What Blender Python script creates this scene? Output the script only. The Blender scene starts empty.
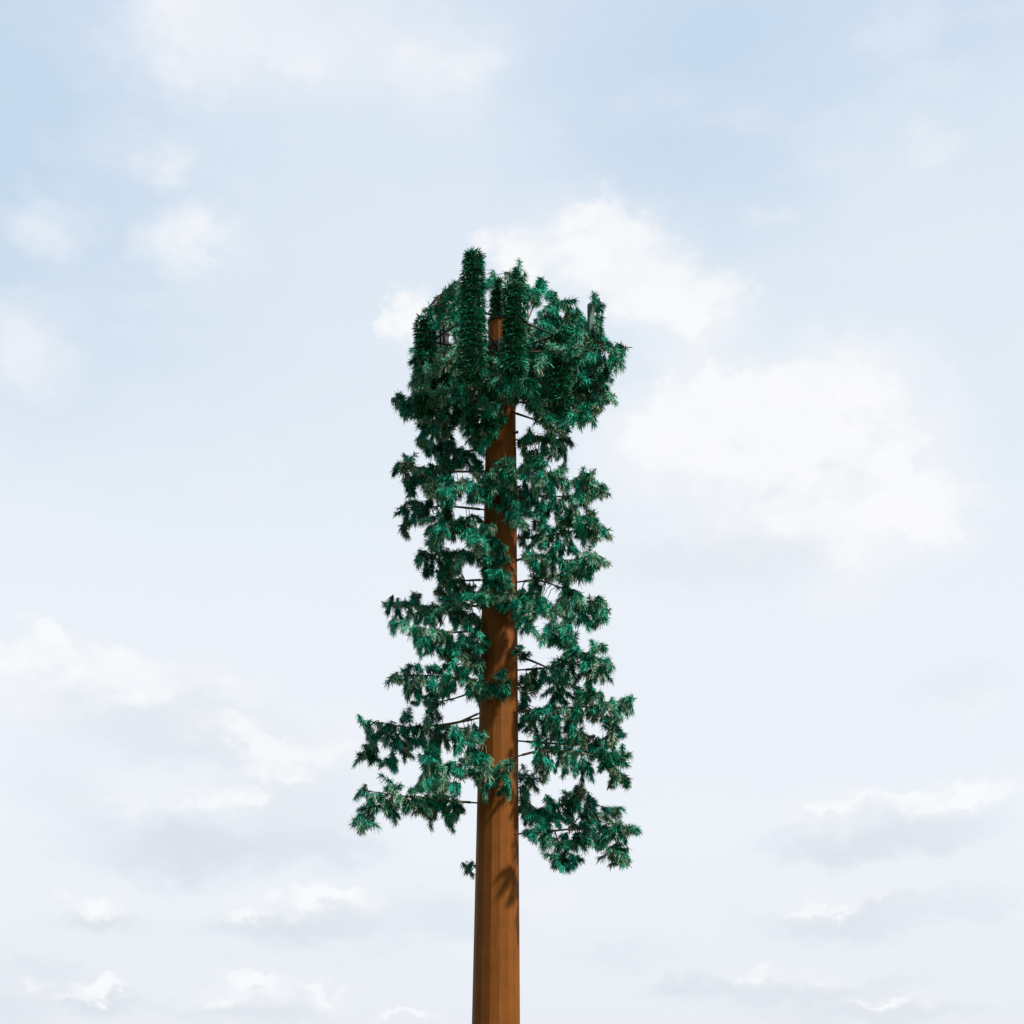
import bpy, math, random
from mathutils import Vector, Matrix
R = math.radians
random.seed(11)
sc = bpy.context.scene
C = sc.collection

# ------------------------------------------------------------------ camera and scale
S = 0.0229                  # metres per photo pixel at the mast's distance
D = 36.0                    # camera to mast axis
F = D / S                   # focal length in photo pixels
EYE = 1.6
HY = 1150.0                 # photo row of the horizon (just below the frame)
cam_d = bpy.data.cameras.new('camera')
cam = bpy.data.objects.new('camera', cam_d); C.objects.link(cam)
cam.location = (0, -D, EYE); cam.rotation_euler = (R(90), 0, 0)
cam_d.sensor_width = 36; cam_d.lens = F * 36 / 1024
cam_d.shift_y = (HY - 512) / 1024
cam_d.clip_end = 6000
sc.camera = cam

def at(px, py, d=0.0):
    """a photo pixel at depth d (metres behind the mast axis) as a world point"""
    k = (D + d) / F
    return Vector(((px - 512) * k, d, EYE + (HY - py) * k))

# ------------------------------------------------------------------ helpers
def mesh_obj(name, verts, faces, mat, parent=None, attr=None, smooth=False):
    me = bpy.data.meshes.new(name)
    me.from_pydata(verts, [], faces)
    if attr is not None:
        a = me.attributes.new('tone', 'FLOAT_COLOR', 'POINT')
        flat = []
        for t in attr: flat.extend((t[0], t[1], t[2], 1.0))
        a.data.foreach_set('color', flat)
    if smooth: me.polygons.foreach_set('use_smooth', [True] * len(me.polygons))
    me.materials.append(mat); me.update()
    o = bpy.data.objects.new(name, me); C.objects.link(o)
    if parent is not None:
        o.parent = parent
        o.location = -parent_origin(parent)
    return o

def parent_origin(p):
    v = Vector((0, 0, 0))
    while p is not None:
        v += p.location; p = p.parent
    return v

class MB:
    def __init__(s): s.v = []; s.f = []; s.a = []
    def tube(s, pts, rads, n=8, caps=True):
        base = len(s.v); m = len(pts)
        for i, p in enumerate(pts):
            t = (pts[min(i+1, m-1)] - pts[max(i-1, 0)]).normalized()
            u = t.cross(Vector((0, 0, 1)))
            if u.length < 0.05: u = t.cross(Vector((0, 1, 0)))
            u.normalize(); w = t.cross(u)
            for k in range(n):
                a = 2*math.pi*k/n
                s.v.append(p + (u*math.cos(a) + w*math.sin(a)) * rads[i])
        for i in range(m-1):
            for k in range(n):
                k2 = (k+1) % n
                s.f.append((base+i*n+k, base+i*n+k2, base+(i+1)*n+k2, base+(i+1)*n+k))
        if caps:
            s.f.append(tuple(base+k for k in range(n))[::-1])
            s.f.append(tuple(base+(m-1)*n+k for k in range(n)))
    def box(s, c, sx, sy, sz, rz=0.0, ch=0.015):
        """chamfered upright box centred at c"""
        base = len(s.v)
        def ring(hx, hy, z):
            q = min(ch, hx*0.6, hy*0.6)
            for x, y in ((hx-q, -hy), (hx, -hy+q), (hx, hy-q), (hx-q, hy), (-hx+q, hy), (-hx, hy-q), (-hx, -hy+q), (-hx+q, -hy)):
                s.v.append(Vector((c[0] + x*math.cos(rz) - y*math.sin(rz), c[1] + x*math.sin(rz) + y*math.cos(rz), c[2]+z)))
        hx, hy, hz = sx/2, sy/2, sz/2
        ring(hx-ch, hy-ch, -hz); ring(hx, hy, -hz+ch); ring(hx, hy, hz-ch); ring(hx-ch, hy-ch, hz)
        for i in range(3):
            for k in range(8):
                k2 = (k+1) % 8
                s.f.append((base+i*8+k, base+i*8+k2, base+(i+1)*8+k2, base+(i+1)*8+k))
        s.f.append(tuple(base+k for k in range(8))[::-1]); s.f.append(tuple(base+24+k for k in range(8)))
    def needle(s, p, d, L, w, droop, t):
        """a tapering, bent plastic needle; t = (random, paleness) of its tuft"""
        d = d.normalized()
        side = d.cross(Vector((random.uniform(-1, 1), random.uniform(-1, 1), random.uniform(-1, 1))))
        if side.length < 1e-3: side = d.cross(Vector((1, 0, 0.3)))
        side.normalize()
        g = Vector((0, 0, -1))
        m = p + d * (L*0.5) + g * (droop*L*0.18)
        e = p + d * L + g * (droop*L*0.55)
        b = len(s.v)
        s.v += [p - side*w*0.35, p + side*w*0.35, m - side*w*0.5, m + side*w*0.5, e - side*w*0.2, e + side*w*0.2]
        s.f += [(b, b+1, b+3, b+2), (b+2, b+3, b+5, b+4)]
        s.a += [(t[0], 0.0, t[1]), (t[0], 0.0, t[1]), (t[0], 0.45, t[1]), (t[0], 0.45, t[1]), (t[0], 1.0, t[1]), (t[0], 1.0, t[1])]
    def build(s, name, mat, parent=None, smooth=False):
        return mesh_obj(name, s.v, s.f, mat, parent, s.a if s.a else None, smooth)

# ------------------------------------------------------------------ materials
def new_mat(name):
    m = bpy.data.materials.new(name); m.use_nodes = True
    nt = m.node_tree; b = nt.nodes['Principled BSDF']
    return m, nt, b
def nd(nt, t, **kw):
    n = nt.nodes.new(t)
    for k, v in kw.items(): setattr(n, k, v)
    return n
def ramp(nt, stops, interp='LINEAR'):
    n = nd(nt, 'ShaderNodeValToRGB'); cr = n.color_ramp; cr.interpolation = interp
    while len(cr.elements) > 1: cr.elements.remove(cr.elements[-1])
    cr.elements[0].position = stops[0][0]; cr.elements[0].color = (*stops[0][1], 1)
    for p, c in stops[1:]:
        e = cr.elements.new(p); e.color = (*c, 1)
    return n

def mat_needles():
    m, nt, b = new_mat('plastic_needles'); L = nt.links
    at_ = nd(nt, 'ShaderNodeAttribute', attribute_name='tone')
    sep = nd(nt, 'ShaderNodeSeparateColor'); L.new(at_.outputs['Color'], sep.inputs[0])
    body = ramp(nt, [(0.0, (0.001, 0.032, 0.011)), (0.32, (0.001, 0.110, 0.046)), (0.64, (0.003, 0.300, 0.172)), (1.0, (0.060, 0.600, 0.440))])  # tone spread also paints shade and highlight contrast into random needles
    L.new(sep.outputs[0], body.inputs[0])
    # weathered, straw-coloured tips on some of the tufts, doubling as painted highlights
    tip = ramp(nt, [(0.3, (0, 0, 0)), (1.0, (1, 1, 1))]); L.new(sep.outputs[1], tip.inputs[0])
    mu = nd(nt, 'ShaderNodeMath', operation='MULTIPLY'); L.new(tip.outputs[0], mu.inputs[0]); L.new(sep.outputs[2], mu.inputs[1])
    mx = nd(nt, 'ShaderNodeMix', data_type='RGBA'); L.new(mu.outputs[0], mx.inputs[0])
    L.new(body.outputs[0], mx.inputs[6]); mx.inputs[7].default_value = (0.66, 0.66, 0.44, 1)
    L.new(mx.outputs[2], b.inputs['Base Color'])
    b.inputs['Roughness'].default_value = 0.4
    b.inputs['Specular IOR Level'].default_value = 0.12
    return m
def mat_bark_rod(name, a, c):
    m, nt, b = new_mat(name); L = nt.links
    tc = nd(nt, 'ShaderNodeTexCoord'); n = nd(nt, 'ShaderNodeTexNoise'); n.inputs['Scale'].default_value = 14; n.inputs['Detail'].default_value = 4
    L.new(tc.outputs['Object'], n.inputs['Vector'])
    r = ramp(nt, [(0.35, a), (0.7, c)]); L.new(n.outputs[0], r.inputs[0]); L.new(r.outputs[0], b.inputs['Base Color'])
    b.inputs['Roughness'].default_value = 0.7
    return m
def mat_trunk():
    m, nt, b = new_mat('brown_painted_steel'); L = nt.links
    tc = nd(nt, 'ShaderNodeTexCoord')
    mp = nd(nt, 'ShaderNodeMapping'); mp.inputs['Scale'].default_value = (1, 1, 0.045); L.new(tc.outputs['Object'], mp.inputs[0])
    n1 = nd(nt, 'ShaderNodeTexNoise'); n1.inputs['Scale'].default_value = 16; n1.inputs['Detail'].default_value = 6; n1.inputs['Roughness'].default_value = 0.6
    L.new(mp.outputs[0], n1.inputs['Vector'])
    n2 = nd(nt, 'ShaderNodeTexNoise'); n2.inputs['Scale'].default_value = 2.2; n2.inputs['Detail'].default_value = 8; n2.inputs['Roughness'].default_value = 0.65
    L.new(tc.outputs['Object'], n2.inputs['Vector'])
    ad = nd(nt, 'ShaderNodeMath', operation='ADD'); L.new(n1.outputs[0], ad.inputs[0]); L.new(n2.outputs[0], ad.inputs[1])
    hf = nd(nt, 'ShaderNodeMath', operation='MULTIPLY'); L.new(ad.outputs[0], hf.inputs[0]); hf.inputs[1].default_value = 0.5
    r = ramp(nt, [(0.30, (0.155, 0.052, 0.008)), (0.45, (0.205, 0.068, 0.011)), (0.57, (0.240, 0.079, 0.013)), (0.70, (0.31, 0.102, 0.019))])
    L.new(hf.outputs[0], r.inputs[0])
    # small chipped flecks
    n3 = nd(nt, 'ShaderNodeTexNoise'); n3.inputs['Scale'].default_value = 7; n3.inputs['Detail'].default_value = 2
    L.new(tc.outputs['Object'], n3.inputs['Vector'])
    fl = ramp(nt, [(0.735, (0, 0, 0)), (0.765, (1, 1, 1))]); L.new(n3.outputs[0], fl.inputs[0])
    mx = nd(nt, 'ShaderNodeMix', data_type='RGBA'); L.new(fl.outputs[0], mx.inputs[0]); L.new(r.outputs[0], mx.inputs[6]); mx.inputs[7].default_value = (0.38, 0.15, 0.03, 1)
    L.new(mx.outputs[2], b.inputs['Base Color'])
    b.inputs['Roughness'].default_value = 0.62; b.inputs['Specular IOR Level'].default_value = 0.12
    bp = nd(nt, 'ShaderNodeBump'); bp.inputs['Strength'].default_value = 0.25; bp.inputs['Distance'].default_value = 0.01
    L.new(n1.outputs[0], bp.inputs['Height']); L.new(bp.outputs[0], b.inputs['Normal'])
    return m
def mat_plain(name, col, rough=0.5, metal=0.0):
    m, nt, b = new_mat(name); L = nt.links
    tc = nd(nt, 'ShaderNodeTexCoord'); n = nd(nt, 'ShaderNodeTexNoise'); n.inputs['Scale'].default_value = 6; n.inputs['Detail'].default_value = 5
    L.new(tc.outputs['Object'], n.inputs['Vector'])
    r = ramp(nt, [(0.3, tuple(c*0.8 for c in col)), (0.7, tuple(min(1, c*1.2) for c in col))]); L.new(n.outputs[0], r.inputs[0])
    L.new(r.outputs[0], b.inputs['Base Color'])
    b.inputs['Roughness'].default_value = rough; b.inputs['Metallic'].default_value = metal
    return m
def mat_ground():
    m, nt, b = new_mat('dry_grass_field'); L = nt.links
    tc = nd(nt, 'ShaderNodeTexCoord')
    n1 = nd(nt, 'ShaderNodeTexNoise'); n1.inputs['Scale'].default_value = 0.08; n1.inputs['Detail'].default_value = 6
    n2 = nd(nt, 'ShaderNodeTexNoise'); n2.inputs['Scale'].default_value = 9; n2.inputs['Detail'].default_value = 8
    L.new(tc.outputs['Object'], n1.inputs['Vector']); L.new(tc.outputs['Object'], n2.inputs['Vector'])
    ad = nd(nt, 'ShaderNodeMath', operation='ADD'); L.new(n1.outputs[0], ad.inputs[0]); L.new(n2.outputs[0], ad.inputs[1])
    hf = nd(nt, 'ShaderNodeMath', operation='MULTIPLY'); L.new(ad.outputs[0], hf.inputs[0]); hf.inputs[1].default_value = 0.5
    r = ramp(nt, [(0.35, (0.05, 0.07, 0.02)), (0.5, (0.09, 0.10, 0.035)), (0.65, (0.16, 0.13, 0.06))]); L.new(hf.outputs[0], r.inputs[0])
    L.new(r.outputs[0], b.inputs['Base Color']); b.inputs['Roughness'].default_value = 0.95
    bp = nd(nt, 'ShaderNodeBump'); bp.inputs['Strength'].default_value = 0.8; bp.inputs['Distance'].default_value = 0.08
    L.new(n2.outputs[0], bp.inputs['Height']); L.new(bp.outputs[0], b.inputs['Normal'])
    return m

M_NEEDLE = mat_needles()
M_ROD = mat_bark_rod('branch_rod', (0.08, 0.062, 0.038), (0.26, 0.195, 0.115))
M_SOCKET = mat_bark_rod('brown_socket', (0.10, 0.035, 0.015), (0.16, 0.06, 0.025))
M_TRUNK = mat_trunk()
M_PANEL = mat_plain('green_painted_panel', (0.03, 0.105, 0.078), 0.5)
M_DARK = mat_plain('dark_radio_housing', (0.012, 0.016, 0.016), 0.5)
M_STEEL = mat_plain('dark_mount_steel', (0.022, 0.024, 0.018), 0.6, 0.0)

# ------------------------------------------------------------------ ground (below the frame)
g = []
N = 12
for j in range(N+1):
    for i in range(N+1):
        g.append(Vector(((i/N-0.5)*8000, (j/N-0.5)*8000, 0)))
gf = [(j*(N+1)+i, j*(N+1)+i+1, (j+1)*(N+1)+i+1, (j+1)*(N+1)+i) for j in range(N) for i in range(N)]
go = mesh_obj('ground', g, gf, mat_ground()); go['kind'] = 'structure'

# ------------------------------------------------------------------ the mast
root = bpy.data.objects.new('cell_tower', None); C.objects.link(root)
root.location = at(494.9, HY, 0); root.location.z = 0
root['label'] = 'tall brown phone mast disguised as a pine tree with dark green plastic branches'
root['category'] = 'cell tower'
TW = root                   # parent of all parts
BASE = root.location.copy()

def trunk_cx(py): return 496.0 + (1024 - py) / 699 * 6.0
def trunk_w(py): return 48.0 - (1024 - py) / 699 * 21.0
YB = HY + EYE / S

tb = MB(); NS = 16; ROT = R(8)
def trunk_ring(py, grow=0.0):
    c = at(trunk_cx(py), py); r = trunk_w(py)*S*0.5*1.012 + grow
    for k in range(NS):
        a = ROT + 2*math.pi*k/NS
        tb.v.append(Vector((c.x + math.cos(a)*r, c.y + math.sin(a)*r, c.z)))
rows = [(YB, 0), (860, 0), (448.5, 0.0), (448.4, -0.011), (325, 0), (324.6, -0.02)]
# the lower section slips over the upper one at the joint
for py, gr in rows: trunk_ring(py, gr)
for i in range(len(rows)-1):
    for k in range(NS):
        k2 = (k+1) % NS
        tb.f.append((i*NS+k, i*NS+k2, (i+1)*NS+k2, (i+1)*NS+k))
tb.f.append(tuple((len(rows)-1)*NS+k for k in range(NS)))
trunk = tb.build('trunk', M_TRUNK, TW)

# bolted flange at the foot
fb = MB(); c0 = at(trunk_cx(YB), YB)
fb.tube([Vector((c0.x, c0.y, 0.0)), Vector((c0.x, c0.y, 0.07))], [0.95, 0.95], 24)
for k in range(16):
    a = 2*math.pi*k/16; p = Vector((c0.x+math.cos(a)*0.84, c0.y+math.sin(a)*0.84, 0.068))
    fb.tube([p, p + Vector((0, 0, 0.09))], [0.03, 0.03], 6)
fb.build('base_flange', M_STEEL, TW)

# dark clamp collars and cap, added to stand in for trunk-top shade
for py in (324.3, 349, 356):
    cb = MB(); c = at(trunk_cx(py), py); r = trunk_w(py)*S*0.5*1.012
    if py < 330: cb.tube([c, c + Vector((0, 0, 0.05))], [r*1.08, r*1.08], 16)
    else:
        cb.tube([c - Vector((0, 0, 0.045)), c + Vector((0, 0, 0.045))], [r + 0.03, r + 0.03], 16)
        for a in (R(200), R(260), R(320)):
            q = c + Vector((math.cos(a), math.sin(a), 0))*(r+0.045); cb.tube([q - Vector((0, 0, 0.07)), q + Vector((0, 0, 0.07))], [0.03, 0.03], 6)
    cb.build('shade_collar' if py > 330 else 'shade_cap', M_STEEL, TW)

# ------------------------------------------------------------------ branches
# each: list of paths in photo pixels (first from the trunk), start depth, tip depth
BR = [
 ([[(478,803),(440,800),(400,796),(362,790)], [(388,795),(374,804),(358,819)]], 0.0, -0.3),
 ([[(494,777),(470,774),(445,770),(425,766)], [(494,777),(507,772)]], -0.45, -1.6),
 ([[(482,742),(470,737),(458,738)]], -0.3, -1.2),
 ([[(479,718),(450,724),(410,728),(362,720)], [(392,727),(378,738),(362,754)], [(402,728),(394,745),(390,762)]], 0.1, 0.4),
 ([[(482,712),(455,724),(430,730)]], 0.35, 1.5),
 ([[(482,688),(455,699),(430,703)]], 0.35, 1.3),
 ([[(498,683),(475,685),(450,677),(420,675),(392,677)], [(498,683),(509,686)]], -0.42, -1.0),
 ([[(484,652),(468,648),(440,651)]], -0.2, -1.1),
 ([[(484,606),(455,606),(420,607),(390,602)]], 0.15, 0.0),
 ([[(484,627),(460,633),(430,630),(410,634)]], -0.2, -1.2),
 ([[(484,600),(465,605),(448,612)]], 0.3, 1.2),
 ([[(486,560),(470,554),(445,553),(418,556)]], 0.0, 0.6),
 ([[(485,580),(465,580),(440,586)]], 0.3, 1.4),
 ([[(496,560),(485,553),(470,544)]], -0.36, -1.8),
 ([[(494,586),(484,592),(476,598)]], -0.36, -1.4),
 ([[(487,522),(460,522),(430,529)]], -0.2, -1.0),
 ([[(487,510),(450,506),(400,508)]], 0.1, 0.5),
 ([[(488,471),(455,472),(425,468),(396,466)]], 0.0, -0.6),
 ([[(492,484),(470,486),(445,492)]], -0.34, -1.4),
 ([[(488,446),(465,453),(440,448),(420,445)]], 0.2, 0.8),
 ([[(489,430),(474,436),(468,440)]], -0.2, 0.5),
 ([[(489,407),(450,402),(395,401)]], 0.1, 0.2),
 ([[(480,868),(470,864)]], 0.35, 0.9),
 ([[(519,808),(548,812),(575,800),(583,790)]], 0.2, 0.9),
 ([[(516,834),(545,832),(568,829),(600,828),(637,829)], [(568,829),(582,815),(592,800)], [(555,832),(560,848),(566,862)], [(612,829),(618,845),(620,862)]], -0.3, -0.7),
 ([[(515,757),(540,750),(570,752),(600,756),(628,780)]], -0.32, -0.9),
 ([[(519,741),(545,743),(575,745),(614,742)]], 0.05, -0.1),
 ([[(516,712),(545,708),(580,708),(632,699)], [(605,704),(614,720),(620,733)]], -0.28, -0.3),
 ([[(519,656),(545,666),(562,676),(556,695)]], 0.15, 1.0),
 ([[(519,670),(550,668),(585,661),(602,646)], [(575,664),(600,668),(612,666)]], 0.0, -0.1),
 ([[(519,685),(530,692),(526,705)]], 0.4, 1.4),
 ([[(519,788),(530,784)], [(530,784),(526,806)]], 0.4, 1.3),
 ([[(511,604),(540,605),(575,610),(608,610)], [(568,610),(572,630),(574,648)], [(545,606),(553,622),(555,640)]], -0.36, -0.7),
 ([[(509,563),(535,554),(560,561),(602,557)]], -0.36, -0.3),
 ([[(518,538),(545,537),(575,530),(607,530)]], 0.05, 0.2),
 ([[(517,497),(545,496),(575,497),(605,487)], [(575,497),(584,484),(592,474)]], 0.1, 0.3),
 ([[(502,476),(515,478),(540,479),(563,468)]], -0.34, -1.3),
 ([[(506,497),(513,503),(518,520)]], -0.34, -0.9),
 ([[(517,440),(540,441),(568,438)]], 0.1, 0.2),
 ([[(518,582),(540,579),(570,592)]], 0.25, 0.8),
 ([[(510,598),(516,606),(526,618)]], -0.36, -1.3),
 # around the antennas
 ([[(489,352),(460,345),(440,310),(430,306)]], 0.1, -0.4),
 ([[(512,348),(530,320),(522,280)]], 0.1, 0.5),
 ([[(514,352),(532,310),(544,282)]], 0.15, 0.9),
 ([[(515,358),(545,340),(553,312),(555,295)]], 0.1, 0.2),
 ([[(515,362),(560,335),(572,302)]], 0.1, 0.7),
 ([[(516,380),(560,360),(605,345),(626,348)]], 0.0, -0.1),
 ([[(516,385),(560,350),(596,325),(598,302)]], 0.1, 0.6),
 ([[(516,395),(560,390),(600,395),(614,395)]], 0.05, 0.3),
 ([[(516,402),(560,405),(592,415)]], -0.1, -0.5),
 ([[(489,375),(460,370),(435,375)]], -0.1, -0.8),
 ([[(489,392),(465,388),(445,395)]], -0.25, -1.5),
 ([[(490,418),(465,415),(435,425)]], -0.1, -0.5),
 ([[(499,400),(490,402),(480,410)]], -0.32, -1.7),
 ([[(508,385),(515,380),(525,382)]], -0.32, -1.8),
 ([[(500,374),(497,367),(491,362)]], -0.32, -1.2),
 ([[(506,362),(510,356),(516,354)]], -0.32, -1.2),
 ([[(503,390),(505,384),(510,378)]], -0.32, -1.3),
 ([[(512,368),(530,362),(548,362)]], -0.25, -1.5),
 ([[(504,588),(503,580),(500,572)]], -0.36, -1.0),
 ([[(492,535),(493,531),(490,526)]], -0.36, -1.0),
 ([[(512,412),(530,418),(550,425)]], -0.25, -1.0),
 ([[(503,420),(498,424),(494,428)]], -0.33, -1.1),
 ([[(514,352),(545,352),(575,350)]], -0.2, -1.2),
 ([[(490,360),(470,340),(450,335)]], 0.3, 1.4),
 ([[(490,350),(474,328),(458,318)]], 0.25, 0.9),
 ([[(514,356),(530,340),(542,322)]], 0.2, 0.8),
 ([[(514,366),(540,352),(562,330)]], -0.1, -0.5),
 ([[(510,360),(530,350),(550,345)]], 0.3, 1.6),
 ([[(510,400),(535,395),(560,385)]], 0.32, 1.7),
 ([[(492,395),(470,395),(448,400)]], 0.32, 1.7),
]
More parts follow.
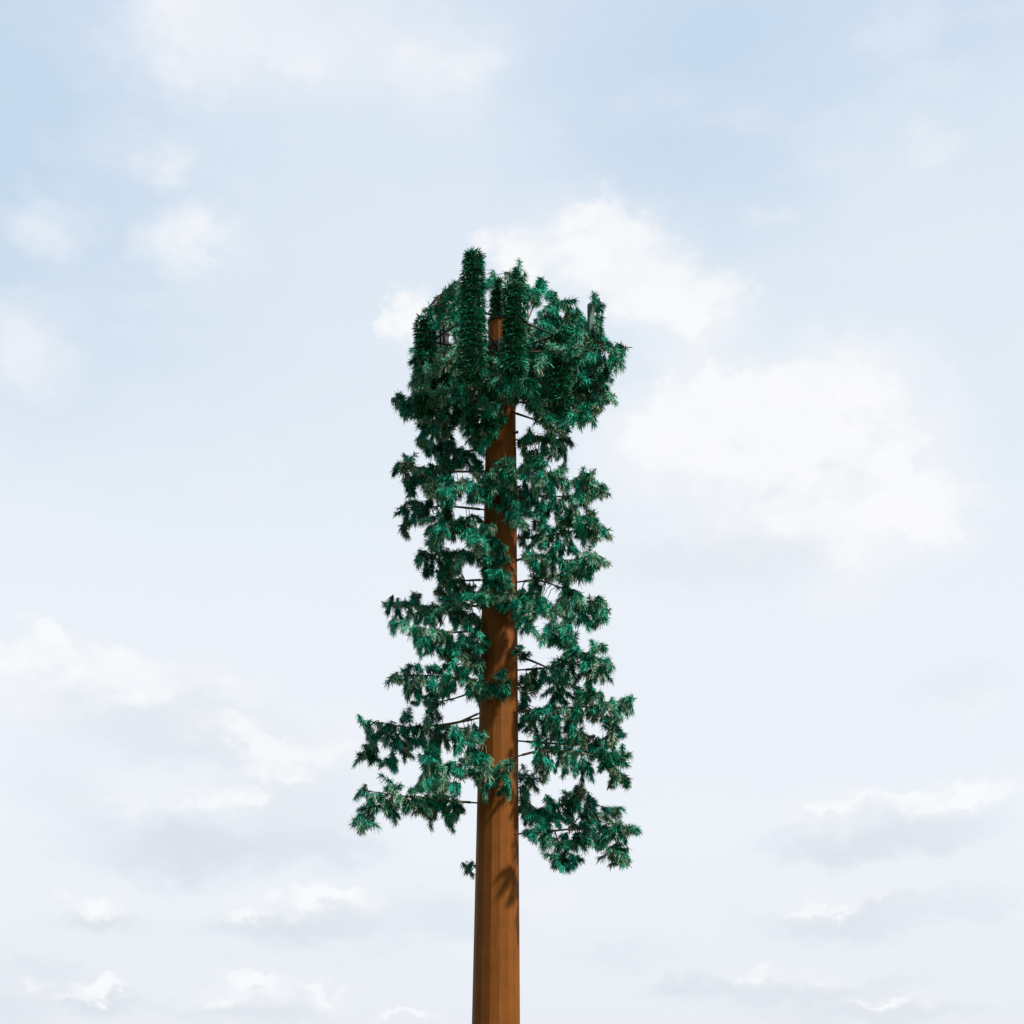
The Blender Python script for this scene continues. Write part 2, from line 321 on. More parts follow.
# tuft centres in photo pixels (what the photograph shows), grown onto the nearest branch
T = """
359,790 366,797 363,808 355,818 358,821 365,822 370,818 366,812 372,806 378,805 384,809 390,812 389,801 396,801 402,803 408,803 412,799 388,782 393,788 385,787 376,797 383,800
410,789 416,806 424,811 428,816 432,811 436,806 430,800 440,803 446,820 444,814 450,815 455,811 457,805 452,803 447,807 418,798 424,802
415,763 420,769 424,757 430,761 436,752 442,753 447,759 440,766 432,772 425,778 420,786 428,788 436,782 444,778 452,772 458,769 450,784 442,790 434,795 455,786 425,795 448,796 418,778 436,774 446,768
465,772 472,771 478,775 484,772 487,782 484,790 487,766 497,778 503,775 507,767 506,762 508,782 504,787 508,788 493,770
455,735 460,745 453,741 470,736 475,730 480,736 472,745 476,752 482,757 486,760 470,758 467,762 478,763 468,751 464,732
360,720 366,729 371,733 378,726 376,734 384,729 384,738 392,729 392,738 400,730 400,742 406,729 408,738 396,748 404,750 412,735 372,742 368,748 365,753 370,756 358,757 376,754 364,745 383,760 390,762 391,765 397,763 402,755 404,714 400,719 407,715 412,728
420,735 428,735 436,735 428,745 420,742 436,744 430,752 445,738 450,734 445,729 455,731 425,726 435,726 430,716 424,718 437,716 428,707 436,706 425,700 434,698 414,702 416,693 418,728 432,739
391,677 398,678 408,665 405,672 412,682 404,684 409,690 418,669 420,678 425,685 417,690 430,669 430,680 432,690 438,672 440,682 436,692 444,666 446,676 447,686 450,661 455,670 451,690 445,692 458,675 440,652 448,655 460,680 465,673 470,680 477,685 437,649 446,648 452,652 455,645 462,640
482,682 490,686 497,690 504,688 508,682 507,691 503,675 499,673 475,690 478,695 485,692 467,688 472,695 460,668
388,602 395,605 402,603 396,612 392,622 399,622 408,603 413,596 416,606 408,612 405,618 414,617 420,612 424,608 424,618 413,629 413,638 417,644 420,628 420,638 426,644 428,630 428,640 434,622 434,632 436,640 442,628 442,638 450,632 448,640 456,637 430,610 436,612 440,606 411,600
445,605 450,600 455,610 450,615 448,621 455,618 462,612 462,620 463,626 455,600 462,600
474,617 478,623 475,630 472,638 465,650 470,642 472,655 478,646 480,655 485,650 475,664 482,661 468,661 486,642 462,655 480,635 470,616
416,558 420,551 424,560 424,567 430,546 430,556 430,566 438,550 438,562 440,569 433,539 446,556 446,566 438,580 442,576 445,585 437,590 441,593 450,580 448,595 455,570 455,590 462,576 460,585 462,595 455,562 450,570 442,600 470,588 468,598
450,554 458,552 465,554 462,561 470,557 470,538 476,545 480,550 485,545 478,556 488,555 484,565 490,561 495,560 487,575 492,571 485,585 495,580 481,590 488,592 478,599 484,601 492,598 476,596 497,545 490,537 480,538
399,511 402,505 405,515 405,524 406,529 412,501 414,510 412,518 420,505 420,515 424,520 428,499 430,506 436,500 434,492 440,508 446,515 450,510 455,506 458,515 448,525 440,525 432,525 426,529 455,525 462,520 465,528 470,521 475,516 440,534 450,531 460,533 468,531 430,534 437,518 424,511 480,528 474,530
394,467 402,465 407,459 410,467 404,475 404,482 408,479 408,489 412,470 415,476 414,484 420,471 420,480 416,488 426,471 427,478 424,484 432,466 432,475 438,463 440,470 438,480 445,465 445,475 450,470 448,482 440,490 432,485 455,476 455,485 460,479 462,485 450,494 445,500 440,498 466,483 470,486 468,495 472,499 475,492 477,486 484,475 490,480 494,486 490,492 487,497 483,490 486,484
420,443 425,441 425,450 432,448 438,441 438,450 445,445 445,455 450,441 452,451 456,459 460,455 465,460 470,456 475,469 478,464 476,474 440,459 446,433 425,431 430,436 420,433 452,462 446,462
470,441 476,446 470,431 478,436 485,441 490,435 480,428 474,424
393,400 398,397 400,403 406,400 402,409 408,408 413,400 414,410
470,866
545,804 552,800 541,808 550,808 566,800 569,793 575,788 582,790 585,794 576,797 572,805 580,804
535,815 545,818 555,815 562,812 570,812 540,825 550,828 560,822 535,830 533,835 545,837 555,838 565,836 552,845 560,848 556,855 562,859 565,862 570,863 576,858 568,850 578,859 570,842 578,825 578,835 585,815 588,825 588,834 580,840 590,838 592,810 592,799 596,803 598,815 600,825 598,835 600,840 606,837 605,815 610,810 615,808 618,812 612,820 608,828 618,825 622,826 628,830 632,827 636,829 625,835 615,835 618,845 625,849 612,848 615,857 622,857 627,853 618,862 624,860 612,852 610,840 544,812 528,814 538,819 548,833 572,820
530,715 525,720 535,722 530,728 540,718 545,725 552,722 560,725 570,722 575,728 580,725 578,734 540,735 546,734 537,742 548,745 555,735 562,735 568,740 575,738 555,748 545,755 540,749 550,758 562,750 570,748 588,733 592,736 585,745 592,748 578,752 568,758 560,762 552,765 545,764 539,756 541,767 548,770 567,768 575,762 580,767 588,764 591,769 585,771 600,752 597,746 602,741 608,743 613,741 616,746 605,752 612,755 618,752 625,752 625,757 620,761 615,767 612,760 612,776 618,779 622,774 628,779 630,781 616,782 605,759 611,770 608,764
523,775 527,773 532,776 538,778 528,782 535,785 525,790 530,795 523,798 528,802 526,807 533,803
545,705 555,705 565,708 575,710 550,715 560,715 570,717 580,712 590,711 595,715 600,706 598,714 607,703 605,712 612,704 615,710 630,698 625,702 630,704 621,710 618,717 612,720 610,728 615,734 620,728 622,731 617,740 585,716 535,713 540,710 607,718
602,646 598,646 592,653 596,660 590,662 585,656 583,665 575,659 568,659 562,663 575,668 590,672 598,668 605,666 600,674 610,663 612,667 608,673 592,679 582,675 570,672 560,670 555,669 553,678 560,682 552,690 556,697 565,690 568,680 575,685 580,692 572,694 563,697 592,687 595,691 586,695 588,701 580,702 591,699 545,672 537,672
520,649 522,655 530,675 535,680 528,685 537,688 525,694 529,702 525,680 523,705
540,576 548,575 555,572 535,582 540,590 532,590 543,603 549,606 537,600 528,595 540,610 548,612 555,609 562,608 570,610 578,606 585,605 585,615 592,603 598,601 604,600 600,610 607,610 605,617 598,619 590,619 582,619 575,615 568,622 572,628 570,635 569,644 575,640 578,647 573,650 548,625 555,621 552,634 560,629 556,639 549,634 562,638 566,583 570,590 575,596 567,600 580,593 572,602 564,594
530,615 525,610 523,621 528,625 532,630 525,603 518,599 512,594 508,596 515,605 522,592 520,612 538,615 506,604
537,525 545,530 540,536 548,540 542,546 535,541 555,530 565,530 570,536 560,540 555,548 565,548 572,545 578,550 550,555 540,555 532,553 529,560 580,556 585,559 592,554 598,556 601,558 590,562 595,568 588,570 582,571 575,568 570,575 565,566 560,560 597,562 580,564 575,576 585,575 537,563 545,565 552,562 533,571 524,541 526,533
535,500 545,501 540,510 550,508 555,500 560,510 565,501 548,517 558,517 570,491 575,496 580,491 580,500 585,496 582,483 586,476 592,475 580,479 590,485 595,490 602,488 605,486 600,492 590,497 575,503 570,512 578,512 575,520 582,520 570,520 585,526 592,515 597,520 600,525 596,530 590,531 585,536 592,536 598,534 605,528 606,531 580,530 565,522
501,466 506,461 503,472 510,468 508,479 516,471 514,482 522,469 525,476 530,466 533,473 520,490 528,488 535,482 540,476 545,480 540,489 533,494 552,485 556,478 558,471 562,466 563,479 566,485 550,491 546,472
508,496 515,498 522,500 512,505 520,508 528,505 506,502 512,514 520,515 526,511 517,521 523,520
545,421 560,413 565,421 570,428 568,438 560,430 553,429 548,438 556,440 563,447 567,452 555,451 545,450 539,456 531,456 525,451 524,441 526,433 553,419 535,437 530,461 540,463 550,462
520,271 524,278 518,281 515,275 521,288 540,283 535,291 530,296 544,282 528,288 538,297
553,295 556,301 548,307 552,316 545,319 560,306 567,301 570,307 572,315 576,322 562,318 550,326 557,332 565,328 542,326
597,298 599,303 600,308 600,318 582,313 584,318 602,326 603,335 596,331 590,341 604,342 582,330 578,338 586,350
607,343 612,345 617,352 620,347 624,346 622,355 618,361 623,359 613,351 600,353 606,360 608,366 605,373 603,381 596,381 615,358
610,392 613,396 605,400 600,396 600,406 594,410 595,417 588,418 583,416 602,388 596,402 590,408
432,307 428,310 436,303 440,298 446,296 452,292 448,304 440,310 455,300 460,296 458,308 450,314 444,318 462,287 466,282 436,315 442,306 457,316 464,310 452,286 445,290
487,283 490,277 498,585 503,591 508,583 512,590 499,571 498,560 505,577 510,596 492,527 488,533 496,540 500,553 494,470 498,478 504,487 510,500 516,508 486,415 490,421 494,414 498,424 488,428 493,430
"""
TUFTS = [tuple(float(v) for v in w.split(',')) for w in T.split()]
TUFTS = [(x, y) if y > 861 and x < 480 else (x + 2.5*max(-1, min(1, (500-x)/60)), y) for x, y in TUFTS]
# dense body of the crown round the antennas
CROWN = [(418,340),(430,330),(442,318),(460,312),(464,330),(456,352),(470,352),(492,358),(512,345),(528,322),(545,314),(574,312),(590,340),(602,370),(602,400),(588,416),(570,420),(565,425),(540,416),(520,400),(510,412),(490,430),(474,432),(458,424),(440,432),(422,430),(417,410),(414,395)]
def inside(p, poly):
    r = False; n = len(poly)
    for i in range(n):
        x1, y1 = poly[i]; x2, y2 = poly[(i+1) % n]
        if (y1 > p[1]) != (y2 > p[1]) and p[0] < (x2-x1)*(p[1]-y1)/(y2-y1)+x1: r = not r
    return r
# where the photograph shows sky (or bare trunk and panel) between the branches
HOLES = [(461,437,6,9),(462,473,7,4),(462,505,9,10),(438,506,4,4),(422,490,5,6),(414,527,4,3),(455,542,8,4),(471,570,8,8),(443,625,5,4),(455,632,8,4),(473,606,5,5),
 (459,703,18,11),(385,752,5,4),(408,768,11,10),(466,794,5,7),(447,752,6,6),(526,425,4,7),(535,448,4,3),(553,463,6,4),(533,515,5,4),(553,522,5,2),(553,591,7,9),(523,574,4,10),(540,622,3,10),
 (530,642,8,9),(538,699,8,6),(592,724,11,7),(525,744,6,8),(524,762,5,5),(538,797,6,8),(560,783,14,6),(598,776,9,5),(590,546,10,3),(590,510,6,2),(578,455,7,9),(590,588,12,3),(589.5,312,3,7),(444,336,7,8),(457,336,5,6),
 (497,335,9,9),(512,540,4,5),(500,655,16,12),(512,430,6,14),(500,720,14,18)]
def unhole(px, py):
    for hx, hy, rx, ry in HOLES:
        a = (px-hx)/(rx+6.5); b = (py-hy)/(ry+5.5); q = math.hypot(a, b)
        if q < 1:
            q = max(q, 0.05); return hx + (px-hx)/q, hy + (py-hy)/q
    return px, py
TUFTS = [unhole(*t) for t in TUFTS]
placed = []
tries = 0
while len(placed) < 520 and tries < 20000:
    tries += 1
    p = (random.uniform(412, 606), random.uniform(318, 434))
    if not inside(p, CROWN): continue
    if 494 < p[0] < 520 and 398 < p[1] < 440: continue
    p = unhole(*p)
    if min([(p[0]-q[0])**2 + (p[1]-q[1])**2 for q in placed] or [99]) < 14: continue
    placed.append(p)

# sample the branch paths in 3-D
class Branch: pass
branches = []
for paths, d0, d1 in BR:
    b = Branch(); b.paths = []; b.samples = []; b.tufts = []
    main = paths[0]
    tot = sum(math.dist(main[i], main[i+1]) for i in range(len(main)-1))
    def depth_at(x, y, main=main, tot=tot, d0=d0, d1=d1):
        best = None; acc = 0
        for i in range(len(main)-1):
            (ax, ay), (bx, by) = main[i], main[i+1]; l = math.dist(main[i], main[i+1])
            t = max(0, min(1, ((x-ax)*(bx-ax)+(y-ay)*(by-ay))/(l*l)))
            dd = math.dist((x, y), (ax+(bx-ax)*t, ay+(by-ay)*t))
            if best is None or dd < best[0]: best = (dd, (acc+l*t)/tot)
            acc += l
        return d0 + (d1-d0)*best[1]
    b.ok = 0
    for pi, path in enumerate(paths):
        pts = []
        for i in range(len(path)-1):
            n = max(2, int(math.dist(path[i], path[i+1])/6))
            for k in range(n):
                t = k/n
                pts.append((path[i][0]+(path[i+1][0]-path[i][0])*t, path[i][1]+(path[i+1][1]-path[i][1])*t))
        pts.append(path[-1])
        # smooth the polyline and let it wander a little
        for _ in range(3):
            pts = [pts[0]] + [((pts[i-1][0]+2*pts[i][0]+pts[i+1][0])/4, (pts[i-1][1]+2*pts[i][1]+pts[i+1][1])/4) for i in range(1, len(pts)-1)] + [pts[-1]]
        d_off = random.uniform(-0.35, 0.35) if pi else 0
        P = [at(x, y, depth_at(x, y) + d_off * (i/(len(pts)-1))) for i, (x, y) in enumerate(pts)]
        b.paths.append(P)
        for (x, y), p in zip(pts, P): b.samples.append((x, y, p))
    branches.append(b)

def attach(px, py, front_bias=0.0, back=False):
    best = None
    for b in branches:
        for k, (x, y, p) in enumerate(b.samples):
            d = math.hypot(x-px, y-py) + random.uniform(0, 5) + 0.5*max(0, y-py-6)
            if back: d += max(0, 0.6 - p.y) * 22
            if best is None or d < best[0]: best = (d, b, p)
    return best
def clear(px, py, d):
    """keep foliage out of the steel of the trunk"""
    if 318 < py < 850 and abs(px - trunk_cx(py)) < trunk_w(py)/2 + 2:
        r = trunk_w(py)*S/2 + 0.16
        if -r < d < r: return -r - random.uniform(0, 0.3)
    return d
for (px, py) in TUFTS:
    d, b, p = attach(px, py)
    b.tufts.append((at(px, py, clear(px, py, p.y + random.gauss(0, 0.13))), p, 1.0))
    if random.random() < 0.75:
        qx, qy = unhole(px + random.uniform(-4, 4), py + random.uniform(-3, 4))
        q = at(qx, qy, clear(px, py, p.y + random.choice((-1, 1))*random.uniform(0.15, 0.5)))
        b.tufts.append((q, p, 0.9))
for (px, py) in placed:
    d, b, p = attach(px, py)
    b.tufts.append((at(px, py, clear(px, py, p.y + random.gauss(0, 0.3))), p, 1.05))
# the far side of the tree, glimpsed between the near branches
back = [t for t in TUFTS if random.random() < 0.34 and 425 < t[0] < 595]
for (px, py) in back:
    d, b, p = attach(px, py, back=True)
    b.tufts.append((at(px + random.uniform(-3, 3), py + random.uniform(-2, 3), max(0.4, p.y) + random.gauss(0.3, 0.35)), p, 1.0))

def add_tuft(mb, c, root_p, size, n=180):
    ax = c - root_p
    if ax.length < 0.05: ax = Vector((random.uniform(-1, 1), random.uniform(-1, 1), 0.2))
    ax.normalize()
    ax = (ax + Vector((random.gauss(0, .5), random.gauss(0, .5), random.gauss(-.28, .42)))).normalized()
    u = ax.cross(Vector((0, 0, 1)))
    if u.length < 0.1: u = Vector((1, 0, 0))
    u.normalize(); w = ax.cross(u)
    size *= random.uniform(0.85, 1.32)
    seg = random.uniform(0.18, 0.30) * size
    tone = min(1, max(0, random.gauss(0.5, 0.22)))
    pale = max(0.0, random.gauss(0.42, 0.35)) if random.random() < 0.52 else 0.0
    sag = random.uniform(0.0, 0.55)
    for i in range(n):
        t = random.uniform(-0.65, 0.65)
        p = c + ax * (t * seg)
        a = random.uniform(0, 2*math.pi)
        sp = random.uniform(0.3, 1.35) - 0.35*t
        d = ax * math.cos(sp) + (u*math.cos(a) + w*math.sin(a)) * math.sin(sp)
        d.z -= sag
        mb.needle(p, d, random.uniform(0.08, 0.15)*size, random.uniform(0.009, 0.016), random.uniform(0.1, 0.9),
                  (min(1, max(0, tone + random.gauss(0, 0.30))), min(1, pale * random.choice((0.1, 0.5, 1.2, 1.8)))))
    return c - ax * (seg*0.7)

for b in branches:
    # rod: thin socket out of the trunk, then the thicker sleeved branch tapering to the tip
    mb = MB(); P = b.paths[0]
    L = [0]
    for i in range(1, len(P)): L.append(L[-1] + (P[i]-P[i-1]).length)
    tot = L[-1]; cut = min(0.17, tot*0.3)
    s0 = P[0]; dirn = (P[1]-P[0]).normalized()
    joint = s0 + dirn*cut
    rod = [joint] + [P[i] for i in range(len(P)) if L[i] > cut + 0.03]
    if len(rod) < 2: rod.append(P[-1] + dirn*0.05)
    rr = [0.030 * (1 - 0.72*(i/(len(rod)-1))) for i in range(len(rod))]
    mb.tube(rod, rr, 8)
    for Q in b.paths[1:]:
        mb.tube(Q, [0.021*(1-0.6*i/(len(Q)-1)) for i in range(len(Q))], 6)
    fo = MB()
    for c, p, sz in b.tufts:
        e = add_tuft(fo, c, p, sz)
        if (e-p).length > 0.03:
            mid = (e+p)/2 + Vector((0, 0, 0.04))
            mb.tube([p, mid, e + (c-e)*0.8], [0.011, 0.009, 0.005], 5)
    # short needle whorls straight on the outer rod
    for Q in b.paths:
        for i in range(int(len(Q)*0.55), len(Q)):
            if any((c - Q[i]).length < 0.25 for c, _, _ in b.tufts):
                for k in range(14):
                    d = Vector((random.uniform(-1, 1), random.uniform(-1, 1), random.uniform(-1, 0.5)))
                    fo.needle(Q[i], d, random.uniform(0.09, 0.17), 0.024, 0.5, (random.uniform(0.2, 0.7), random.uniform(0, 0.25)))
    br = bpy.data.objects.new('branch', bpy.data.meshes.new('branch'))
    br = None
    me_o = mb.build('branch', M_ROD, TW, smooth=True)
    sk = MB(); sk.tube([s0 - dirn*0.12, joint + dirn*0.02], [0.019, 0.019], 8)
    sk.build('socket', M_SOCKET, me_o, smooth=True)
    if fo.v: fo.build('foliage', M_NEEDLE, me_o)

# ------------------------------------------------------------------ antennas in needle sleeves
def sleeve(mb, px, y0, y1, d, w_top, w_bot, depth=0.26, pitch=5.6):
    """rings of needles down a covered antenna"""
    # the netting tube the needles are woven into
    P = [at(px, yy, d) for yy in (y0+1, (y0+y1)/2, y1-1)]
    n0 = len(mb.v)
    mb.tube(P, [max(0.05, w_top*S*0.5-0.115), max(0.05, (w_top+w_bot)*S*0.25-0.115), max(0.05, w_bot*S*0.5-0.115)], 14, caps=False)
    mb.a += [(0.05, 0.0, 0.0)] * (len(mb.v)-n0)
    y = y0
    while y < y1:
        t = (y-y0)/(y1-y0); c = at(px, y, d)
        rx = (w_top + (w_bot-w_top)*t) * S * 0.5 - 0.105 + random.gauss(0, 0.012)
        c = c + Vector((random.gauss(0, 0.012), 0, 0))
        tone = random.gauss(0.38, 0.12)
        for k in range(210):
            a = random.uniform(0, 2*math.pi)
            p = c + Vector((math.cos(a)*rx, math.sin(a)*rx, random.uniform(-0.012, 0.012) if k % 3 else random.uniform(-0.06, 0.06)))
            dv = Vector((math.cos(a), math.sin(a), 0)) + Vector((random.uniform(-.6, .6), random.uniform(-.6, .6), random.uniform(-0.30, 0.12)))
            mb.needle(p, dv, random.uniform(0.075, 0.165), random.uniform(0.012, 0.02), random.uniform(0.1, 0.7),
                      (min(1, max(0, tone + random.gauss(0, 0.14))), max(0, random.gauss(0.0, 0.22))))
        y += pitch*random.uniform(0.92, 1.08)
    for k in range(110):
        dv = Vector((random.uniform(-.8, .8), random.uniform(-.8, .8), random.uniform(-1.2, 0.1)))
        mb.needle(at(px, y1-2, d) + Vector((random.uniform(-.5, .5)*w_bot*S*.8, random.uniform(-.5, .5)*w_bot*S*.8, 0)), dv, random.uniform(0.1, 0.17), 0.02, 0.3, (random.uniform(0.1, 0.6), max(0, random.gauss(0.05, 0.25))))
    c = at(px, y0-1, d)
    for k in range(90):
        dv = Vector((random.uniform(-.7, .7), random.uniform(-.7, .7), random.uniform(0.2, 1)))
        mb.needle(c + Vector((random.uniform(-.5, .5)*w_top*S*.6, random.uniform(-.12, .12), 0)), dv, random.uniform(0.08, 0.14), 0.024, 0.1, (random.uniform(0.1, 0.6), max(0, random.gauss(0.05, 0.25))))

ANT = [  # x, y_top, y_bottom, depth, panel width px, sleeve from, to, sleeve widths
 (473, 256, 372, -1.9, 9, 255, 378, 21, 30, 'tall antenna in a needle sleeve rising above the crown'),
 (514, 288, 366, -1.7, 9, 288, 372, 24, 27, None),
 (425, 322, 408, -0.6, 8, 321, 410, 21, 24, None),
 (497, 281, 340, 1.5, 8, 282, 330, 15, 18, None),
 (560, 330, 402, -0.9, 8, 336, 404, 22, 25, None),
 (591.0, 304, 388, 0.2, 7.0, 336, 382, 18, 22, 'antenna whose grey-green top shows bare above its needles'),
]
frame_pts = []
for i, (px, y0, y1, d, pw, s0, s1, w0, w1, lab) in enumerate(ANT):
    k = (D+d)/F
    mb = MB(); a, b_ = at(px, y0, d), at(px, y1, d)
    rz = math.atan2(d, (px-502)*S) + math.pi/2
    rz_use = R(28) if i == 5 else rz
    if i != 5: pw *= 0.72
    mb.box((a+b_)/2, pw*k, pw*k*0.62, a.z-b_.z, rz_use, 0.02)
    pn = mb.build('antenna', M_PANEL, TW)
    if lab: pn['label'] = lab
    sm = MB(); sleeve(sm, px, s0, s1, d, w0, w1)
    sm.build('needle_sleeve', M_NEEDLE, pn)
    if i in (3, 5): continue
    # mounting pipe on the trunk side
    toward = Vector((trunk_cx(340)*1.0, 0, 0)); ax = at(trunk_cx(340), 340)
    hd = Vector((ax.x - a.x, ax.y - a.y, 0)).normalized()
    pm = MB(); o1 = hd*0.2
    pm.tube([Vector((a.x, a.y, a.z-0.1))+o1, Vector((b_.x, b_.y, b_.z-0.05))+o1], [0.03, 0.03], 8)
    for zz in (a.z-0.35, b_.z+0.3):
        pm.tube([Vector((a.x, a.y, zz)), Vector((a.x, a.y, zz))+o1*1.2], [0.035, 0.035], 6)
    pm.build('mounting_pipe', M_STEEL, TW, smooth=True)
    frame_pts.append(Vector((a.x, a.y, 0)) + o1)

# frame of horizontal pipes round the head, two levels, with arms to the trunk
cx = at(trunk_cx(340), 340)
frame_pts.sort(key=lambda p: math.atan2(p.y-cx.y, p.x-cx.x))
fm = MB()
z = at(0, 352).z; n = len(frame_pts)
for i in range(n):
    a = frame_pts[i]; b_ = frame_pts[(i+1) % n]
    if (a-b_).length < 2.2: fm.tube([Vector((a.x, a.y, z)), Vector((b_.x, b_.y, z))], [0.022, 0.022], 8)
    for dz in (-0.05,):
        fm.tube([Vector((cx.x, cx.y, z+dz)), Vector((a.x, a.y, z+dz))], [0.024, 0.024], 8)
fm.build('mounting_frame', M_STEEL, TW, smooth=True)

# dark radio units on the left of the head, cables
for (px, y0, y1, d, w) in ((444.5, 327, 352, -0.2, 5.0), (440.5, 330, 352, 0.0, 3.5), (503, 343, 356, -0.55, 7)):
    mb = MB(); a, b_ = at(px, y0, d), at(px, y1, d)
    mb.box((a+b_)/2, w*S, 0.14, a.z-b_.z, R(20), 0.012)
    mb.build('radio_unit', M_DARK, TW)
for (x0, y0, x1, y1, d) in ((444, 352, 452, 392, -0.3), (441, 350, 470, 372, 0.0), (592, 386, 560, 398, 0.2), (474, 374, 492, 386, -1.2)):
    mb = MB(); P = []
    for i in range(9):
        t = i/8; P.append(at(x0+(x1-x0)*t, y0+(y1-y0)*t + 6*math.sin(math.pi*t), d*(1-0.6*t)))
    mb.tube(P, [0.012]*9, 6); mb.build('cable', M_DARK, TW, smooth=True)
# conduit down the right flank and plugged spare sockets on the trunk
def on_trunk(px, py, lift=0.0):
    cxp = trunk_cx(py); r = trunk_w(py)*S/2
    x = (px - cxp)*S; y = -math.sqrt(max(0.0, (r*0.985)**2 - x*x)) - lift
    c = at(cxp, py); return Vector((c.x + x, c.y + y, c.z))
mb = MB()
P = [on_trunk(517.2, 712), on_trunk(516.4, 712, 0.03), on_trunk(516.2, 714, 0.03), on_trunk(516.6, 736, 0.03), on_trunk(518.0, 742, 0.01)]
mb.tube(P, [0.014]*5, 6); mb.build('conduit', M_SOCKET, TW, smooth=True)
for (px, py) in ((499, 510), (513.5, 437), (490, 660), (500, 450)):
    mb = MB(); p = on_trunk(px, py)
    out = Vector((p.x - at(trunk_cx(py), py).x, p.y, 0)).normalized()
    mb.tube([p - out*0.05, p + out*0.10], [0.032, 0.028], 8); mb.tube([p + out*0.10, p + out*0.115], [0.036, 0.036], 8)
    mb.build('spare_socket', M_SOCKET, TW, smooth=True)

# ------------------------------------------------------------------ sun and sky
SUN_EL, SUN_AZ = R(52), R(124)        # azimuth clockwise from +Y (away from the camera)
to_sun = Vector((math.sin(SUN_AZ)*math.cos(SUN_EL), math.cos(SUN_AZ)*math.cos(SUN_EL), math.sin(SUN_EL)))
sl = bpy.data.lights.new('sun', 'SUN'); sl.energy = 5.0; sl.angle = R(3.5); sl.color = (1.0, 0.95, 0.88)
so = bpy.data.objects.new('sun', sl); C.objects.link(so); so.location = (20, -20, 40)
so.rotation_euler = to_sun.to_track_quat('Z', 'Y').to_euler()

w = bpy.data.worlds.new('World'); sc.world = w; w.use_nodes = True
nt = w.node_tree; nt.nodes.clear(); L = nt.links
out = nd(nt, 'ShaderNodeOutputWorld'); bg = nd(nt, 'ShaderNodeBackground'); L.new(bg.outputs[0], out.inputs[0])
bg.inputs[1].default_value = 0.08
sky = nd(nt, 'ShaderNodeTexSky', sky_type='NISHITA', sun_disc=False, sun_elevation=SUN_EL, sun_rotation=SUN_AZ)
sky.air_density = 1.0; sky.dust_density = 1.5; sky.ozone_density = 1.0
tc = nd(nt, 'ShaderNodeTexCoord'); DIR = tc.outputs['Generated']
sep = nd(nt, 'ShaderNodeSeparateXYZ'); L.new(DIR, sep.inputs[0])
def math_(op, a, b=None, clamp=False):
    n = nd(nt, 'ShaderNodeMath', operation=op, use_clamp=clamp)
    for i, v in enumerate((a, b)):
        if v is None: continue
        if isinstance(v, (int, float)): n.inputs[i].default_value = v
        else: L.new(v, n.inputs[i])
    return n.outputs[0]
def vmath(op, a, b=None, c=None):
    n = nd(nt, 'ShaderNodeVectorMath', operation=op)
    for i, v in enumerate((a, b, c)):
        if v is None: continue
        if isinstance(v, (tuple, Vector)): n.inputs[i].default_value = v
        else: L.new(v, n.inputs[i])
    return n.outputs['Value'] if op in ('LENGTH', 'DOT_PRODUCT') else n.outputs[0]
K = 1000.0                      # angles in milliradians
az = math_('MULTIPLY', math_('ARCTAN2', sep.outputs[0], sep.outputs[1]), K)
el = math_('MULTIPLY', math_('ARCSINE', sep.outputs[2]), K)
cmb = nd(nt, 'ShaderNodeCombineXYZ'); L.new(az, cmb.inputs[0]); L.new(el, cmb.inputs[1])
AE = cmb.outputs[0]
def ang(px, py):
    x, z = (px-512)/F, (HY-py)/F
    return math.atan2(x, 1)*K, math.asin(z/math.sqrt(1+x*x+z*z))*K
def noise(scale, detail, rough, off=(0, 0, 0), sq=1.0):
    mp = nd(nt, 'ShaderNodeMapping'); mp.inputs['Location'].default_value = off; mp.inputs['Scale'].default_value = (1, 1, sq)
    L.new(DIR, mp.inputs[0])
    n = nd(nt, 'ShaderNodeTexNoise'); n.inputs['Scale'].default_value = scale; n.inputs['Detail'].default_value = detail; n.inputs['Roughness'].default_value = rough
    L.new(mp.outputs[0], n.inputs['Vector']); return n
# billowy edges: warp the angles with turbulence
nA = noise(16, 7, 0.58, sq=1.5); nB = noise(60, 6, 0.6, (3, 1, 7), 1.3)
wA = vmath('MULTIPLY', vmath('SUBTRACT', nA.outputs['Color'], (0.5, 0.5, 0.5)), (72, 46, 0))
wB = vmath('MULTIPLY', vmath('SUBTRACT', nB.outputs['Color'], (0.5, 0.5, 0.5)), (40, 32, 0))
nC = noise(150, 4, 0.6, (9, 4, 2), 1.2)
wC = vmath('MULTIPLY', vmath('SUBTRACT', nC.outputs['Color'], (0.5, 0.5, 0.5)), (14, 12, 0))
UV = vmath('ADD', vmath('ADD', vmath('ADD', AE, wA), wB), wC)
UVS = vmath('ADD', vmath('ADD', AE, wA), vmath('MULTIPLY', wB, (0.8, 0.8, 0)))
def blobs(lst, uv, inner=0.25, outer=1.25):
    acc = None
    for (px, py, rx, ry, wt) in lst:
        a, e = ang(px, py); k = 1000.0/F
        rx *= k; ry *= k
        q = vmath('MULTIPLY_ADD', uv, (1/rx, 1/ry, 0), (-a/rx, -e/ry, 0))
        ln = vmath('LENGTH', q)
        mr = nd(nt, 'ShaderNodeMapRange', interpolation_type='SMOOTHSTEP'); L.new(ln, mr.inputs[0])
        mr.inputs[1].default_value = inner; mr.inputs[2].default_value = outer
        mr.inputs[3].default_value = wt; mr.inputs[4].default_value = 0.0
        # union: 1-(1-a)(1-b)
        one = math_('SUBTRACT', 1.0, mr.outputs[0])
        acc = one if acc is None else math_('MULTIPLY', acc, one)
    return math_('SUBTRACT', 1.0, acc)
def srgb(r, g_, b_):
    return tuple((c/255/12.92) if c/255 <= 0.04045 else ((c/255+0.055)/1.055)**2.4 for c in (r, g_, b_))
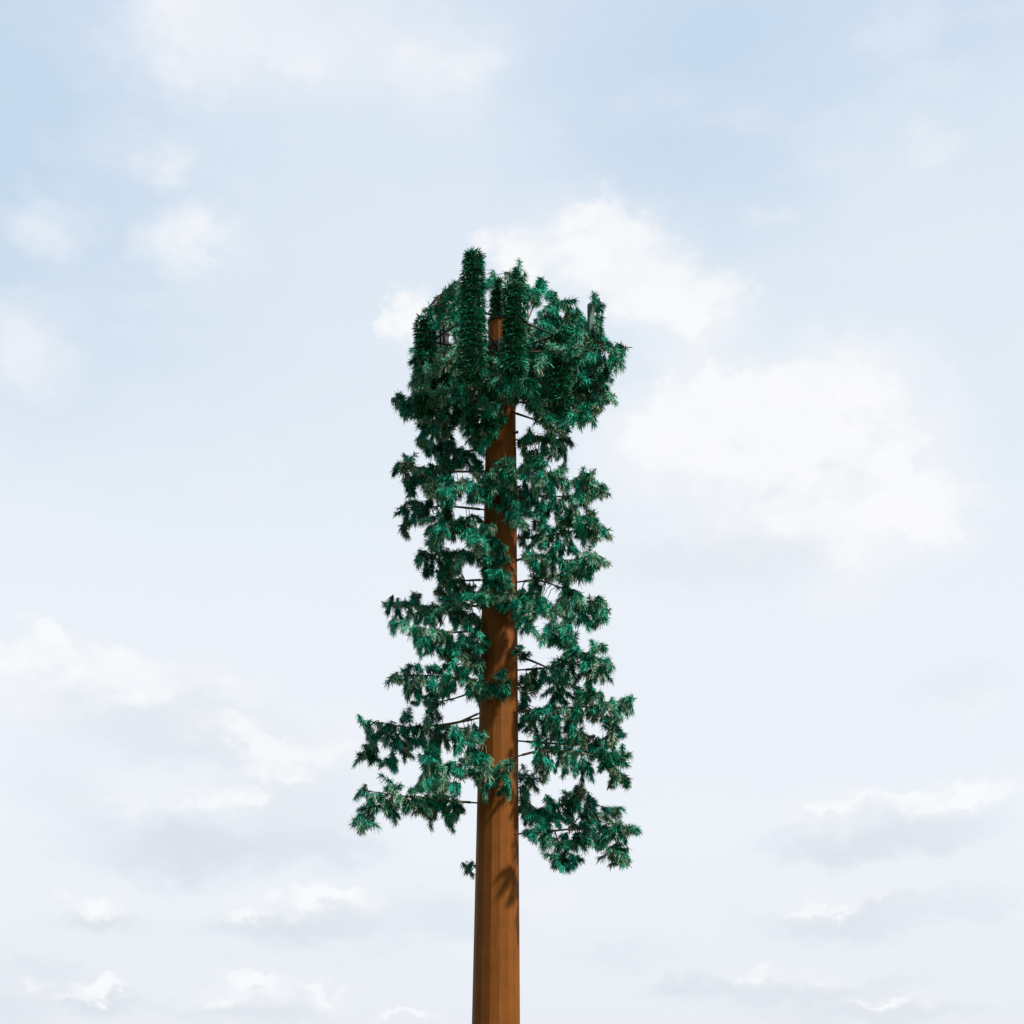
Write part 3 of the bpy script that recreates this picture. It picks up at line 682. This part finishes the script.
def mixc(f, a, b_):
    n = nd(nt, 'ShaderNodeMix', data_type='RGBA'); L.new(f, n.inputs[0])
    for i, v in ((6, a), (7, b_)):
        if isinstance(v, tuple): n.inputs[i].default_value = (*v, 1)
        else: L.new(v, n.inputs[i])
    return n.outputs[2]

# thin high veil over the part of the sky in front, brighter towards the horizon
elp = nd(nt, 'ShaderNodeMapRange'); L.new(el, elp.inputs[0]); elp.inputs[1].default_value = 0; elp.inputs[2].default_value = 640
veil = ramp(nt, [(0.0, srgb(228, 233, 241)), (0.14, srgb(236, 240, 248)), (0.30, srgb(240, 245, 252)), (0.52, srgb(236, 243, 251)), (0.72, srgb(228, 238, 248)), (0.9, srgb(221, 233, 246)), (1.0, srgb(215, 228, 244))])
L.new(elp.outputs[0], veil.inputs[0])
col = veil.outputs[0]
BLUE = [(20,90,210,190,.58),(0,250,140,160,.35),(740,40,230,120,.45),(690,130,150,110,.35),(980,20,90,60,.3),(150,330,200,120,.15)]
col = mixc(blobs(BLUE, UVS, 0.0, 1.4), col, srgb(188, 212, 236))
GREY = [(190,735,150,34,.5),(190,848,150,36,.75),(300,800,90,50,.4),(330,850,70,26,.4),(60,790,60,40,.25),(98,922,52,16,.6),(300,934,112,24,.65),(450,915,90,30,.4),
        (95,1000,62,16,.55),(250,1010,90,16,.45),(890,835,120,24,.6),(820,852,70,14,.45),(840,918,96,20,.55),(790,990,130,22,.5),(690,985,60,14,.4),(880,1012,120,14,.45),
        (960,690,60,25,.2),(730,560,150,26,.3),(0,1010,50,30,.35),(620,950,70,16,.2),(960,905,60,16,.3),(30,970,60,16,.3)]
FOLD = [(790,470,150,90,.9),(620,300,110,60,.5),(130,700,150,60,.9),(250,790,110,50,.9),(900,810,110,22,.7),(300,20,180,70,.5)]
SOFT = [(900,530,90,40,.6),(940,420,50,50,.35),(840,600,60,24,.35),(185,35,85,48,.55),(330,45,140,60,.45),(455,65,80,52,.42),(250,10,120,35,.3),(28,345,60,44,.6),(45,222,60,30,.5),(200,250,66,30,.6),(160,165,30,22,.5),
        (590,255,100,55,.6),(690,330,70,60,.6),(700,440,120,70,.7),(810,410,130,75,.7),(830,490,140,65,.7),(640,460,70,55,.6),(760,530,110,44,.55),(870,565,80,32,.55),(960,525,60,30,.35),(860,380,80,50,.5),
        (60,685,90,42,.55),(190,690,110,32,.6),(90,660,70,30,.5),(260,795,100,24,.4),(340,730,60,46,.35),(30,700,60,30,.4),(928,148,42,16,.3),(775,208,30,10,.25),(925,85,50,20,.2),(900,30,60,24,.25),
        (870,812,110,22,.5),(830,907,75,16,.4),(300,915,100,22,.45),(100,915,50,18,.4),(250,998,90,18,.45),(800,975,110,12,.4),(880,1005,120,12,.4),(550,900,40,22,.3),(980,712,50,14,.3),(150,790,90,30,.2)]
CRISP = [(700,440,95,56,.6),(795,440,110,66,.6),(890,470,60,44,.55),(845,556,70,24,.4),(925,520,44,28,.4),(770,520,80,30,.35),(205,256,56,22,.35),(410,314,28,30,.9),(515,255,44,32,.9),(595,246,62,40,1),(655,290,62,44,.9),(690,325,42,32,.6),(735,295,34,36,.4),
        (724,382,30,22,.9),(690,425,80,42,.8),(770,395,70,40,.55),(840,385,60,40,.5),(880,410,50,36,.55),(925,500,60,36,.85),(945,530,44,24,.5),(860,520,46,28,.5),(830,480,70,40,.4),(640,430,40,30,.3),(590,665,1,1,0),
        (200,20,70,34,.3),(160,45,40,24,.25),(300,60,60,24,.35),(420,45,60,30,.35),(480,75,40,22,.35),(270,770,70,12,.5),(330,748,40,14,.4),(160,700,50,12,.3),(120,800,60,12,.3),(55,636,26,20,.85),(110,652,34,16,.6),(150,668,50,16,.4),(60,672,60,24,.4),(225,690,36,14,.4),(200,730,60,18,.4),(262,738,42,24,.7),(120,690,60,20,.4),(20,660,40,24,.5),(285,755,36,18,.6),(210,798,46,12,.5),(262,795,32,12,.6),
        (104,908,34,14,.6),(250,918,32,12,.6),(318,902,48,14,.7),(365,912,40,10,.4),(98,984,40,15,.9),(60,996,26,8,.5),(215,998,34,9,.5),(268,986,44,12,.7),(330,988,30,10,.5),(405,1014,44,8,.7),(20,985,18,6,.4),
        (965,790,62,16,.9),(900,800,50,13,.7),(840,808,40,9,.5),(840,900,34,8,.6),(800,905,30,6,.4),(880,905,40,7,.3),(760,972,44,7,.5),(830,970,40,6,.4),(900,1000,56,7,.5)]
col = mixc(blobs(SOFT, UVS, 0.0, 1.25), col, srgb(250, 251, 254))
col = mixc(blobs(GREY, UVS, 0.1, 1.3), col, srgb(215, 223, 232))
field = blobs(CRISP, UVS, 0.0, 1.3)
n_f = noise(48, 9, 0.6, (2, 6, 4), 1.35)
vo = nd(nt, 'ShaderNodeTexVoronoi', feature='SMOOTH_F1'); vo.inputs['Scale'].default_value = 52; vo.inputs['Smoothness'].default_value = 0.35
wv = vmath('ADD', DIR, vmath('SCALE', nB.outputs['Color'])); nt.nodes[-2].inputs['Scale'].default_value = 0.03
for q_ in nt.nodes:
    if q_.bl_idname == 'ShaderNodeVectorMath' and q_.operation == 'SCALE': q_.inputs['Scale'].default_value = 0.03
L.new(wv, vo.inputs['Vector'])
puff = math_('ADD', math_('MULTIPLY', math_('SUBTRACT', n_f.outputs[0], 0.5), 0.85), math_('MULTIPLY', math_('SUBTRACT', 0.45, vo.outputs['Distance']), 0.42))
dn = nd(nt, 'ShaderNodeMapRange', interpolation_type='SMOOTHSTEP'); L.new(math_('ADD', field, puff), dn.inputs[0])
dn.inputs[1].default_value = -0.02; dn.inputs[2].default_value = 0.74; dn.inputs[3].default_value = 0.0; dn.inputs[4].default_value = 1.0
crisp = math_('MULTIPLY', math_('MULTIPLY', dn.outputs[0], 0.86), math_('MINIMUM', math_('MULTIPLY', field, 2.2), 1.0))
col = mixc(crisp, col, srgb(254, 254, 255))
# grey folds inside the clouds
fo_n = noise(26, 6, 0.6, (1, 8, 3), 1.6)
fm_ = nd(nt, 'ShaderNodeMapRange', interpolation_type='SMOOTHSTEP'); L.new(fo_n.outputs[0], fm_.inputs[0]); fm_.inputs[1].default_value = 0.46; fm_.inputs[2].default_value = 0.66; fm_.inputs[3].default_value = 0.0; fm_.inputs[4].default_value = 0.65
col = mixc(math_('MULTIPLY', fm_.outputs[0], blobs(FOLD, UVS, 0.2, 1.2)), col, srgb(232, 238, 246))
# faint streaks of cirrus everywhere
ci = noise(7, 8, 0.62, (5, 2, 1), 3.0)
cm = nd(nt, 'ShaderNodeMapRange', interpolation_type='SMOOTHSTEP'); L.new(ci.outputs[0], cm.inputs[0]); cm.inputs[1].default_value = 0.48; cm.inputs[2].default_value = 0.75; cm.inputs[3].default_value = 0.0; cm.inputs[4].default_value = 0.30
col = mixc(cm.outputs[0], col, srgb(243, 246, 251))
# the veil and clouds belong to this side of the sky; elsewhere the clear sky shows
ahead = nd(nt, 'ShaderNodeMapRange', interpolation_type='SMOOTHSTEP'); L.new(sep.outputs[1], ahead.inputs[0])
ahead.inputs[1].default_value = -0.1; ahead.inputs[2].default_value = 0.68; ahead.inputs[3].default_value = 0.1; ahead.inputs[4].default_value = 0.97
sc_n = nd(nt, 'ShaderNodeVectorMath', operation='SCALE'); L.new(col, sc_n.inputs[0]); sc_n.inputs['Scale'].default_value = 1/0.08; scl = sc_n.outputs[0]
final = mixc(ahead.outputs[0], sky.outputs[0], scl)
L.new(final, bg.inputs[0])
w.cycles.sampling_method = 'AUTOMATIC'

sc.view_settings.view_transform = 'Standard'; sc.view_settings.look = 'None'
sc.view_settings.exposure = 0.0; sc.view_settings.gamma = 1.0
sc.cycles.max_bounces = 6
